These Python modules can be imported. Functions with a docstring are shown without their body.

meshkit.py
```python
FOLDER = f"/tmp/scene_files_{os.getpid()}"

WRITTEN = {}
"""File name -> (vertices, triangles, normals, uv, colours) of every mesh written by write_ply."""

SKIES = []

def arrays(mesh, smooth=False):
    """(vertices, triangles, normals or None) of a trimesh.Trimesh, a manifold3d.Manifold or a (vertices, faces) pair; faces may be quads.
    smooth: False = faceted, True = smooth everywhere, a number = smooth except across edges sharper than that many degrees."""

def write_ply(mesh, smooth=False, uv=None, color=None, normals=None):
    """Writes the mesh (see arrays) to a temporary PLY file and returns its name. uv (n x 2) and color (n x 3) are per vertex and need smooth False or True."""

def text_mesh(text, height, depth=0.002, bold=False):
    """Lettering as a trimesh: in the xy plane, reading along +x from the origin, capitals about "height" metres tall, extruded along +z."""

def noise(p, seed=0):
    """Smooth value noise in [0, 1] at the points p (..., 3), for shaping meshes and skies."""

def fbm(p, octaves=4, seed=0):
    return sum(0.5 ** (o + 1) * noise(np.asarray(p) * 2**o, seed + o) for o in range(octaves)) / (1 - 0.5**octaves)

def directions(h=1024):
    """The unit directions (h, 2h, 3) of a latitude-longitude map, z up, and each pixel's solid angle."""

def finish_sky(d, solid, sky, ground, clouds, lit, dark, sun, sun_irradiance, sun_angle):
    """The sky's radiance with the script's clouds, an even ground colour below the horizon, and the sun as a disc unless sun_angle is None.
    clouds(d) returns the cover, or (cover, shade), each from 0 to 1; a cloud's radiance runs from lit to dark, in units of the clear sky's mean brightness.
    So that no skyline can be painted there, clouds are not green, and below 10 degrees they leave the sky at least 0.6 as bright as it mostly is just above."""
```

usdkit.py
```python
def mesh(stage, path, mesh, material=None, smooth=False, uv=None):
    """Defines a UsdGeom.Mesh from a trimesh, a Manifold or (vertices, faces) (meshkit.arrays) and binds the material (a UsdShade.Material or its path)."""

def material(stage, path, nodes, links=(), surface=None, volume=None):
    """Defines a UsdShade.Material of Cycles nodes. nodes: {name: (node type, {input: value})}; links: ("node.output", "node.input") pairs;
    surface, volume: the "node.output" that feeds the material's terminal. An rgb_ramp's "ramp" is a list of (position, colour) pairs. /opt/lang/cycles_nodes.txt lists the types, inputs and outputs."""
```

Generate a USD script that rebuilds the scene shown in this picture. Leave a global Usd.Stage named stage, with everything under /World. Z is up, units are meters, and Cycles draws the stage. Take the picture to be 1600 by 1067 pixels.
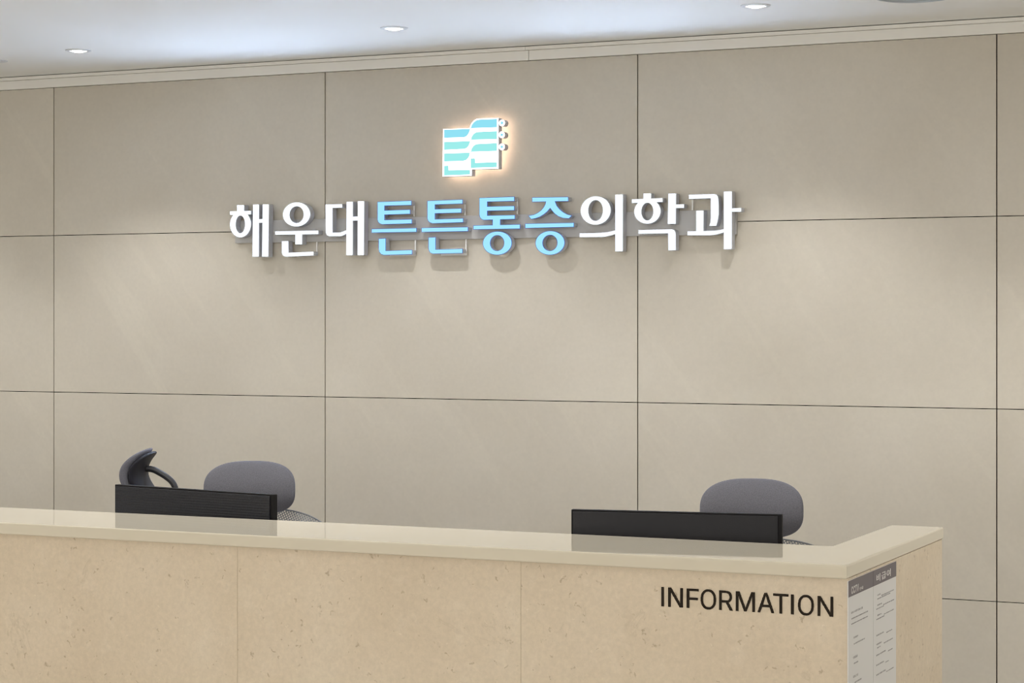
import math
import numpy as np
import trimesh
import usdkit
import meshkit
from shapely.geometry import Polygon, Point, box as sbox
from shapely.ops import unary_union
from shapely import affinity
from pxr import Usd, UsdGeom, UsdLux, UsdShade, Gf, Sdf

stage = Usd.Stage.CreateInMemory()
UsdGeom.SetStageUpAxis(stage, 'Z')
UsdGeom.SetStageMetersPerUnit(stage, 1.0)
UsdGeom.Xform.Define(stage, '/World')
UsdGeom.Scope.Define(stage, '/World/Looks')

# ------------------------------------------------------------------ camera
cam = UsdGeom.Camera.Define(stage, '/World/camera')
CAM = np.array([2.5316, -6.5183, 1.4806])
YAW = 0.43073
FPX = 3252.4
APER = 36.0
cam.CreateHorizontalApertureAttr(APER)
cam.CreateVerticalApertureAttr(APER * 1067 / 1600)
cam.CreateFocalLengthAttr(APER * FPX / 1600)
cam.CreateVerticalApertureOffsetAttr(-APER * (533.5 - 498.1) / 1600)
cam.CreateClippingRangeAttr(Gf.Vec2f(0.05, 100))
cam.CreateExposureAttr(-0.06)
xf = UsdGeom.Xformable(cam)
xf.AddTranslateOp().Set(Gf.Vec3d(*map(float, CAM)))
xf.AddRotateZOp().Set(math.degrees(YAW))
xf.AddRotateXOp().Set(90.0)

# ------------------------------------------------------------------ lights (constants; the lamps are built further down)
SPOT_POWER = 3950.0            # each ceiling downlight
SPOT_CONE = 51.0              # half angle, degrees
SPOT_SOFT = 0.55
SPOT_COLOR = (0.97, 0.98, 1.0)
UNSEEN_PANEL_RADIANCE = 4.0          # lobby ceiling panels, out of view, lighting the room and counter front
UNSEEN_DESK_RADIANCE = 24.0           # panels out of view over the staff side, placed to light wall and ledge
FILL_WINDOW_RADIANCE = 5.7          # added glowing windows behind the camera, fill for wall and counter
FILL_WINDOW_COLOR = (1.0, 0.98, 0.93)
UNSEEN_PANEL_ROWS = (-2.45, -5.6, -8.0)
UNSEEN_PANEL_COLOR = (0.98, 0.98, 0.97)
WHITE_LETTER = ((0.54, 0.70, 1.0), 128.0)   # the lit panel inside each white letter
BLUE_LETTER = ((0.39, 0.85, 1.0), 1.02)
HALO = ((1.0, 0.73, 0.58), 10.0)
CEIL_Z = 2.415

world = '/World/'
used = {}


def numbered(parent, name):
    key = (str(parent), name)
    n = used.get(key, -1) + 1
    used[key] = n
    return name if n == 0 else f'{name}_{n:03d}'


def path_of(p):
    return str(p.GetPath()) if p is not None else '/World'


def obj(name, mesh, material, parent=None, smooth=30, label=None, kind=None):
    pp = path_of(parent)
    m = usdkit.mesh(stage, pp + '/' + numbered(pp, name), mesh, LOOK[material], smooth=smooth)
    p = m.GetPrim()
    if label:
        p.SetCustomDataByKey('label', label)
    if kind:
        p.SetCustomDataByKey('kind', kind)
    return p


def tag(p, label, cat, group=None):
    p.SetCustomDataByKey('label', label)
    p.SetCustomDataByKey('category', cat)
    if group:
        p.SetCustomDataByKey('group', group)
    return p


def thing(name, label, cat, loc=(0, 0, 0), rotz=0.0, group=None):
    x = UsdGeom.Xform.Define(stage, '/World/' + numbered('/World', name))
    x.AddTranslateOp().Set(Gf.Vec3d(*map(float, loc)))
    x.AddRotateZOp().Set(float(rotz))
    return tag(x.GetPrim(), label, cat, group)


def structure(name, mesh=None, material=None):
    if mesh is None:
        p = UsdGeom.Xform.Define(stage, '/World/' + name).GetPrim()
    else:
        p = usdkit.mesh(stage, '/World/' + name, mesh, LOOK[material], smooth=False).GetPrim()
    p.SetCustomDataByKey('kind', 'structure')
    return p


def dup(root, loc, rotz, label):
    was = root.GetCustomData()
    r = thing(root.GetName(), label, was['category'], loc, rotz, was.get('group'))
    r.GetReferences().AddInternalReference(root.GetPath())
    r.SetInstanceable(True)
    return r


# ------------------------------------------------------------------ mesh helpers
def cat(*ms):
    return trimesh.util.concatenate([m for m in ms if m is not None])


def bx(x0, x1, y0, y1, z0, z1):
    m = trimesh.creation.box([x1 - x0, y1 - y0, z1 - z0])
    m.apply_translation([(x0 + x1) / 2, (y0 + y1) / 2, (z0 + z1) / 2])
    return m


def rbx(x0, x1, y0, y1, z0, z1, r=0.004, axis='z'):
    """A box with rounded / chamfered edges: the convex hull of three inset boxes plus rounded intermediate ones."""
    pts = []
    for k in range(4):
        a = math.pi / 2 * k / 3
        for kk in range(4):
            b = math.pi / 2 * kk / 3
            dx, dy, dz = r * (1 - math.cos(a) * math.cos(b)), r * (1 - math.sin(a) * math.cos(b)), r * (1 - math.sin(b))
            for X in (x0 + dx, x1 - dx):
                for Y in (y0 + dy, y1 - dy):
                    for Z in (z0 + dz, z1 - dz):
                        pts.append((X, Y, Z))
    return trimesh.convex.convex_hull(np.array(pts))


def extrude_xz(poly, y_front, y_back):
    """A polygon of (x, z) points in a plane parallel to the wall, made solid from y_back (wall side) to y_front."""
    geoms = getattr(poly, 'geoms', [poly])
    out = []
    for g in geoms:
        if g.area < 1e-9:
            continue
        m = trimesh.creation.extrude_polygon(g, y_back - y_front, engine='earcut')
        v = m.vertices.copy()
        m.vertices = np.stack([v[:, 0], y_back - v[:, 2], v[:, 1]], 1)
        out.append(m)
    return cat(*out)


def lathe(profile, seg=48):
    return trimesh.creation.revolve(np.array(profile, float), sections=seg)


def tube(points, radius, seg=12):
    """A round bar along a polyline, joints rounded by mitred rings, ends closed."""
    P = np.array(points, float)
    R = np.broadcast_to(np.asarray(radius, float), (len(P),))
    T = np.gradient(P, axis=0)
    T /= np.linalg.norm(T, axis=1, keepdims=True)
    up = np.array([0, 0, 1.0]) if abs(T[0][2]) < 0.9 else np.array([1.0, 0, 0])
    v, f = [], []
    n = np.cross(T[0], up)
    n /= np.linalg.norm(n)
    ang = np.linspace(0, 2 * math.pi, seg, endpoint=False)
    for i in range(len(P)):
        n = n - T[i] * (n @ T[i])
        n /= np.linalg.norm(n)
        b = np.cross(T[i], n)
        v.append(P[i] + R[i] * (np.cos(ang)[:, None] * n + np.sin(ang)[:, None] * b))
    v = np.vstack(v + [P[:1], P[-1:]])
    for i in range(len(P) - 1):
        for k in range(seg):
            a, b_, c, d = i * seg + k, i * seg + (k + 1) % seg, (i + 1) * seg + k, (i + 1) * seg + (k + 1) % seg
            f += [(a, c, b_), (b_, c, d)]
    s, e = len(v) - 2, len(v) - 1
    for k in range(seg):
        f += [(s, k, (k + 1) % seg), (e, (len(P) - 1) * seg + (k + 1) % seg, (len(P) - 1) * seg + k)]
    m = trimesh.Trimesh(v, f, process=False)
    m.fix_normals()
    return m


def smoothed(points, n=8):
    """Catmull-Rom through the points."""
    P = np.array(points, float)
    P = np.vstack([2 * P[0] - P[1], P, 2 * P[-1] - P[-2]])
    out = []
    for i in range(1, len(P) - 2):
        for t in np.linspace(0, 1, n, endpoint=False):
            a, b, c, d = P[i - 1:i + 3]
            out.append(0.5 * (2 * b + (c - a) * t + (2 * a - 5 * b + 4 * c - d) * t * t + (3 * b - a - 3 * c + d) * t ** 3))
    return np.array(out + [P[-2]])


# ------------------------------------------------------------------ materials
LOOK = {}


def look(name, nodes, links=(), surface='p.BSDF'):
    LOOK[name] = usdkit.material(stage, '/World/Looks/' + name, nodes, links, surface=surface)


def plain(name, color, rough=0.5, metallic=0.0, **more):
    look(name, {'p': ('principled_bsdf', {'base_color': color, 'roughness': rough, 'metallic': metallic, **more})})


def emit(name, color, strength):
    look(name, {'e': ('emission', {'color': color, 'strength': strength})}, surface='e.emission')


# pale porcelain slab: a per-slab tone, slow clouding and thin slanting streaks
look('wall_tile', {
    'geo': ('geometry', {}), 'oi': ('object_info', {}),
    'shift': ('vector_math', {'math_type': 'scale', 'vector1': (0, 0, 0), 'scale': 1.0}),
    'ofs': ('combine_xyz', {'x': 0.0, 'y': 0.0, 'z': 0.0}),
    'mul': ('math', {'math_type': 'multiply', 'value2': 37.0}),
    'pos': ('vector_math', {'math_type': 'add'}),
    'rot': ('mapping', {'mapping_type': 'texture', 'rotation': (0, math.radians(52), 0), 'scale': (1.2, 1.0, 0.16)}),
    'cloud': ('noise_texture', {'scale': 1.6, 'detail': 5.0, 'roughness': 0.6}),
    'streak': ('noise_texture', {'scale': 1.3, 'detail': 6.0, 'roughness': 0.62, 'distortion': 0.6}),
    'grain': ('noise_texture', {'scale': 60.0, 'detail': 4.0, 'roughness': 0.7}),
    'base': ('rgb_ramp', {'ramp': [(0.30, (0.512, 0.464, 0.386)), (0.52, (0.542, 0.495, 0.417)), (0.72, (0.568, 0.522, 0.444))]}),
    'sramp': ('rgb_ramp', {'ramp': [(0.55, (0, 0, 0)), (0.68, (0.55, 0.55, 0.55)), (0.74, (0.1, 0.1, 0.1)), (0.85, (0, 0, 0))]}),
    'streaked': ('mix_color', {'blend_type': 'mix', 'b': (0.640, 0.590, 0.490)}),
    'sfac': ('rgb_to_bw', {}), 'sf2': ('math', {'math_type': 'multiply', 'value2': 0.40}),
    'gmap': ('map_range', {'from_min': 0.25, 'from_max': 0.75, 'to_min': 0.965, 'to_max': 1.035}),
    'tone': ('map_range', {'from_min': 0.0, 'from_max': 1.0, 'to_min': 0.975, 'to_max': 1.025}),
    'both': ('math', {'math_type': 'multiply'}),
    'out': ('vector_math', {'math_type': 'scale'}),
    'p': ('principled_bsdf', {'roughness': 0.55, 'specular_ior_level': 0.30}),
}, [('oi.random', 'mul.value1'), ('mul.value', 'ofs.x'), ('mul.value', 'ofs.y'), ('geo.position', 'pos.vector1'), ('ofs.vector', 'pos.vector2'),
    ('pos.vector', 'cloud.vector'), ('pos.vector', 'rot.vector'), ('rot.vector', 'streak.vector'), ('pos.vector', 'grain.vector'),
    ('cloud.fac', 'base.fac'), ('base.color', 'streaked.a'), ('streak.fac', 'sramp.fac'), ('sramp.color', 'sfac.color'), ('sfac.val', 'sf2.value1'), ('sf2.value', 'streaked.fac'),
    ('grain.fac', 'gmap.value'), ('oi.random', 'tone.value'), ('gmap.result', 'both.value1'), ('tone.result', 'both.value2'),
    ('streaked.result', 'out.vector1'), ('both.value', 'out.scale'), ('out.vector', 'p.base_color')])
plain('joint_dark', (0.020, 0.017, 0.013), 0.9)
look('ceiling_paper', {
    'geo': ('geometry', {}), 'n': ('noise_texture', {'scale': 900.0, 'detail': 2.0}), 'b': ('bump', {'strength': 0.06, 'distance': 0.001}),
    'p': ('principled_bsdf', {'base_color': (0.82, 0.81, 0.775), 'roughness': 0.75, 'specular_ior_level': 0.2}),
}, [('geo.position', 'n.vector'), ('n.fac', 'b.height'), ('b.normal', 'p.normal')])
plain('moulding', (0.76, 0.735, 0.68), 0.5)
plain('plaster', (0.62, 0.60, 0.55), 0.8)
look('floor_tile', {
    'geo': ('geometry', {}),
    'br': ('brick_texture', {'offset': 0.0, 'color1': (0.66, 0.62, 0.56), 'color2': (0.63, 0.595, 0.54), 'mortar': (0.38, 0.36, 0.32), 'scale': 1.0, 'mortar_size': 0.002, 'brick_width': 0.6, 'row_height': 0.6}),
    'p': ('principled_bsdf', {'roughness': 0.3}),
}, [('geo.position', 'br.vector'), ('br.color', 'p.base_color')])

# beige limestone: soft clouds, paler patches, brown flecks, hairline veins
look('limestone', {
    'geo': ('geometry', {}), 'oi': ('object_info', {}), 'mul': ('math', {'math_type': 'multiply', 'value2': 29.0}), 'ofs': ('combine_xyz', {}),
    'pos': ('vector_math', {'math_type': 'add'}),
    'n1': ('noise_texture', {'scale': 4.5, 'detail': 6.0, 'roughness': 0.6}),
    'base': ('rgb_ramp', {'ramp': [(0.28, (0.560, 0.462, 0.340)), (0.50, (0.592, 0.494, 0.370)), (0.72, (0.618, 0.528, 0.408))]}),
    # pale shell-like patches
    'v1': ('voronoi_texture', {'scale': 22.0, 'feature': 'smooth_f1', 'smoothness': 0.4}),
    'n2': ('noise_texture', {'scale': 16.0, 'detail': 5.0, 'roughness': 0.65, 'distortion': 0.5}),
    'pale': ('rgb_ramp', {'ramp': [(0.56, (0, 0, 0)), (0.66, (1, 1, 1))]}),
    'palefac': ('rgb_to_bw', {}), 'palef2': ('math', {'math_type': 'multiply', 'value2': 0.32}),
    'm1': ('mix_color', {'b': (0.66, 0.57, 0.45)}),
    # small brown flecks, some cells only
    'warp': ('noise_texture', {'scale': 70.0, 'detail': 4.0}),
    'warps': ('vector_math', {'math_type': 'scale', 'scale': 0.040}),
    'wpos': ('vector_math', {'math_type': 'add'}),
    'v2': ('voronoi_texture', {'scale': 46.0, 'randomness': 1.0}),
    'fleck': ('rgb_ramp', {'ramp': [(0.06, (1, 1, 1)), (0.21, (0, 0, 0))]}),
    'fleckbw': ('rgb_to_bw', {}),
    'csep': ('separate_color', {}), 'cpick': ('math', {'math_type': 'greater_than', 'value2': 0.45}),
    'fm': ('math', {'math_type': 'multiply'}), 'fm2': ('math', {'math_type': 'multiply', 'value2': 0.55}),
    'm2': ('mix_color', {'b': (0.245, 0.175, 0.100)}),
    # hairline veins
    'n3': ('noise_texture', {'scale': 5.0, 'detail': 7.0, 'roughness': 0.62, 'distortion': 1.4}),
    'vein': ('rgb_ramp', {'ramp': [(0.485, (0, 0, 0)), (0.50, (1, 1, 1)), (0.515, (0, 0, 0))]}),
    'veinbw': ('rgb_to_bw', {}),
    'n4': ('noise_texture', {'scale': 7.0, 'detail': 3.0}),
    'vmask': ('rgb_ramp', {'ramp': [(0.55, (0, 0, 0)), (0.66, (1, 1, 1))]}), 'vmaskbw': ('rgb_to_bw', {}),
    'vm': ('math', {'math_type': 'multiply'}), 'vm2': ('math', {'math_type': 'multiply', 'value2': 0.22}),
    'm3': ('mix_color', {'b': (0.270, 0.205, 0.125)}),
    'n5': ('noise_texture', {'scale': 100.0, 'detail': 6.0, 'roughness': 0.7, 'distortion': 0.3}),
    'mot': ('map_range', {'from_min': 0.3, 'from_max': 0.7, 'to_min': 0.925, 'to_max': 1.07}),
    'm4': ('vector_math', {'math_type': 'scale'}),
    'v3': ('voronoi_texture', {'scale': 70.0}), 'spk': ('math', {'math_type': 'less_than', 'value2': 0.13}), 'csep3': ('separate_color', {}), 'cp3': ('math', {'math_type': 'greater_than', 'value2': 0.80}),
    'sm': ('math', {'math_type': 'multiply'}), 'sm2': ('math', {'math_type': 'multiply', 'value2': 0.5}), 'm5': ('mix_color', {'b': (0.72, 0.62, 0.49)}),
    'p': ('principled_bsdf', {'roughness': 0.42, 'specular_ior_level': 0.35}),
}, [('oi.random', 'mul.value1'), ('mul.value', 'ofs.x'), ('mul.value', 'ofs.z'), ('geo.position', 'pos.vector1'), ('ofs.vector', 'pos.vector2'),
    ('pos.vector', 'n1.vector'), ('pos.vector', 'n2.vector'), ('pos.vector', 'n3.vector'), ('pos.vector', 'n4.vector'), ('pos.vector', 'warp.vector'),
    ('n1.fac', 'base.fac'), ('n2.fac', 'pale.fac'), ('pale.color', 'palefac.color'), ('palefac.val', 'palef2.value1'), ('base.color', 'm1.a'), ('palef2.value', 'm1.fac'),
    ('warp.color', 'warps.vector1'), ('pos.vector', 'wpos.vector1'), ('warps.vector', 'wpos.vector2'), ('wpos.vector', 'v2.vector'),
    ('v2.distance', 'fleck.fac'), ('fleck.color', 'fleckbw.color'), ('v2.color', 'csep.color'), ('csep.r', 'cpick.value1'),
    ('fleckbw.val', 'fm.value1'), ('cpick.value', 'fm.value2'), ('fm.value', 'fm2.value1'), ('fm2.value', 'm2.fac'), ('m1.result', 'm2.a'),
    ('n3.fac', 'vein.fac'), ('vein.color', 'veinbw.color'), ('n4.fac', 'vmask.fac'), ('vmask.color', 'vmaskbw.color'),
    ('veinbw.val', 'vm.value1'), ('vmaskbw.val', 'vm.value2'), ('vm.value', 'vm2.value1'), ('vm2.value', 'm3.fac'), ('m2.result', 'm3.a'),
    ('pos.vector', 'n5.vector'), ('n5.fac', 'mot.value'), ('m3.result', 'm4.vector1'), ('mot.result', 'm4.scale'),
    ('wpos.vector', 'v3.vector'), ('v3.distance', 'spk.value1'), ('v3.color', 'csep3.color'), ('csep3.g', 'cp3.value1'), ('spk.value', 'sm.value1'), ('cp3.value', 'sm.value2'), ('sm.value', 'sm2.value1'), ('sm2.value', 'm5.fac'), ('m4.vector', 'm5.a'),
    ('m5.result', 'p.base_color')])
plain('quartz', (0.60, 0.545, 0.440), 0.045, specular_ior_level=0.22)
plain('desk_laminate', (0.74, 0.71, 0.65), 0.35)
plain('lettering_black', (0.020, 0.014, 0.009), 0.85, specular_ior_level=0.2)
# the sign
emit('letter_white', *WHITE_LETTER)
emit('letter_white_edge', (0.90, 0.96, 1.0), 1.0)
emit('letter_blue', *BLUE_LETTER)
emit('letter_rim', (0.08, 0.14, 0.75), 0.9)
emit('logo_white', (0.97, 0.98, 1.0), 1.6)
emit('logo_aqua', (0.36, 0.90, 0.88), 1.0)
emit('logo_sky', (0.30, 0.80, 0.96), 1.0)
emit('halo_led', *HALO)
plain('sign_metal', (0.52, 0.525, 0.565), 0.45)
plain('sign_bar', (0.42, 0.408, 0.395), 0.5)
plain('sign_bracket', (0.72, 0.71, 0.68), 0.4)
# lamps
emit('lamp_lens', (1.0, 0.97, 0.92), 6.0)
emit('unseen_panel_diffuser', UNSEEN_PANEL_COLOR, UNSEEN_PANEL_RADIANCE)  # lobby panels, out of view
emit('unseen_desk_diffuser', UNSEEN_PANEL_COLOR, UNSEEN_DESK_RADIANCE)  # brighter panels out of view above the desk
emit('fill_window_pane', FILL_WINDOW_COLOR, FILL_WINDOW_RADIANCE)  # glow of the added windows, soft fill from behind the camera
plain('lamp_trim', (0.62, 0.63, 0.64), 0.35)
plain('fixture_grey', (0.40, 0.43, 0.46), 0.5)
plain('chrome', (0.55, 0.55, 0.56), 0.2, 1.0)
# screens
look('monitor_ridged', {
    'tc': ('texture_coordinate', {}), 'w': ('wave_texture', {'wave_type': 'bands', 'bands_direction': 'z', 'scale': 58.0, 'distortion': 0.35, 'detail': 1.0}),
    'b': ('bump', {'strength': 0.5, 'distance': 0.0012}),
    'n': ('noise_texture', {'scale': 260.0, 'detail': 2.0}), 'r': ('rgb_ramp', {'ramp': [(0.3, (0.012, 0.012, 0.016)), (0.7, (0.021, 0.021, 0.027))]}),
    'p': ('principled_bsdf', {'roughness': 0.5, 'specular_ior_level': 0.35}),
}, [('tc.object', 'w.vector'), ('tc.object', 'n.vector'), ('w.fac', 'b.height'), ('b.normal', 'p.normal'), ('n.fac', 'r.fac'), ('r.color', 'p.base_color')])
look('monitor_matte', {
    'tc': ('texture_coordinate', {}), 'n': ('noise_texture', {'scale': 420.0, 'detail': 2.0}), 'b': ('bump', {'strength': 0.25, 'distance': 0.0006}),
    'p': ('principled_bsdf', {'base_color': (0.015, 0.014, 0.017), 'roughness': 0.55, 'specular_ior_level': 0.3}),
}, [('tc.object', 'n.vector'), ('n.fac', 'b.height'), ('b.normal', 'p.normal')])
plain('monitor_bezel', (0.010, 0.009, 0.010), 0.7, specular_ior_level=0.2)
plain('screen_off', (0.008, 0.008, 0.009), 0.15)
# chairs
look('chair_fabric', {
    'tc': ('texture_coordinate', {}), 'n': ('noise_texture', {'scale': 420.0, 'detail': 3.0, 'roughness': 0.7}),
    'r': ('rgb_ramp', {'ramp': [(0.3, (0.105, 0.102, 0.116)), (0.7, (0.160, 0.156, 0.174))]}), 'b': ('bump', {'strength': 0.3, 'distance': 0.0008}),
    'p': ('principled_bsdf', {'roughness': 0.9, 'specular_ior_level': 0.15, 'sheen_weight': 0.25, 'sheen_roughness': 0.4, 'sheen_tint': (0.85, 0.82, 1.0)}),
}, [('tc.object', 'n.vector'), ('n.fac', 'r.fac'), ('r.color', 'p.base_color'), ('n.fac', 'b.height'), ('b.normal', 'p.normal')])
plain('chair_shell', (0.012, 0.011, 0.016), 0.55, specular_ior_level=0.25)
plain('chair_plastic', (0.030, 0.028, 0.030), 0.5)
plain('chair_mesh', (0.21, 0.215, 0.23), 0.6)
plain('caster_black', (0.02, 0.02, 0.02), 0.4)
# notices
plain('notice_white', (0.60, 0.585, 0.565), 0.4)
plain('notice_header', (0.125, 0.108, 0.118), 0.45)
plain('notice_ink', (0.36, 0.345, 0.335), 0.5)
plain('notice_print', (0.52, 0.49, 0.47), 0.5)

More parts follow.
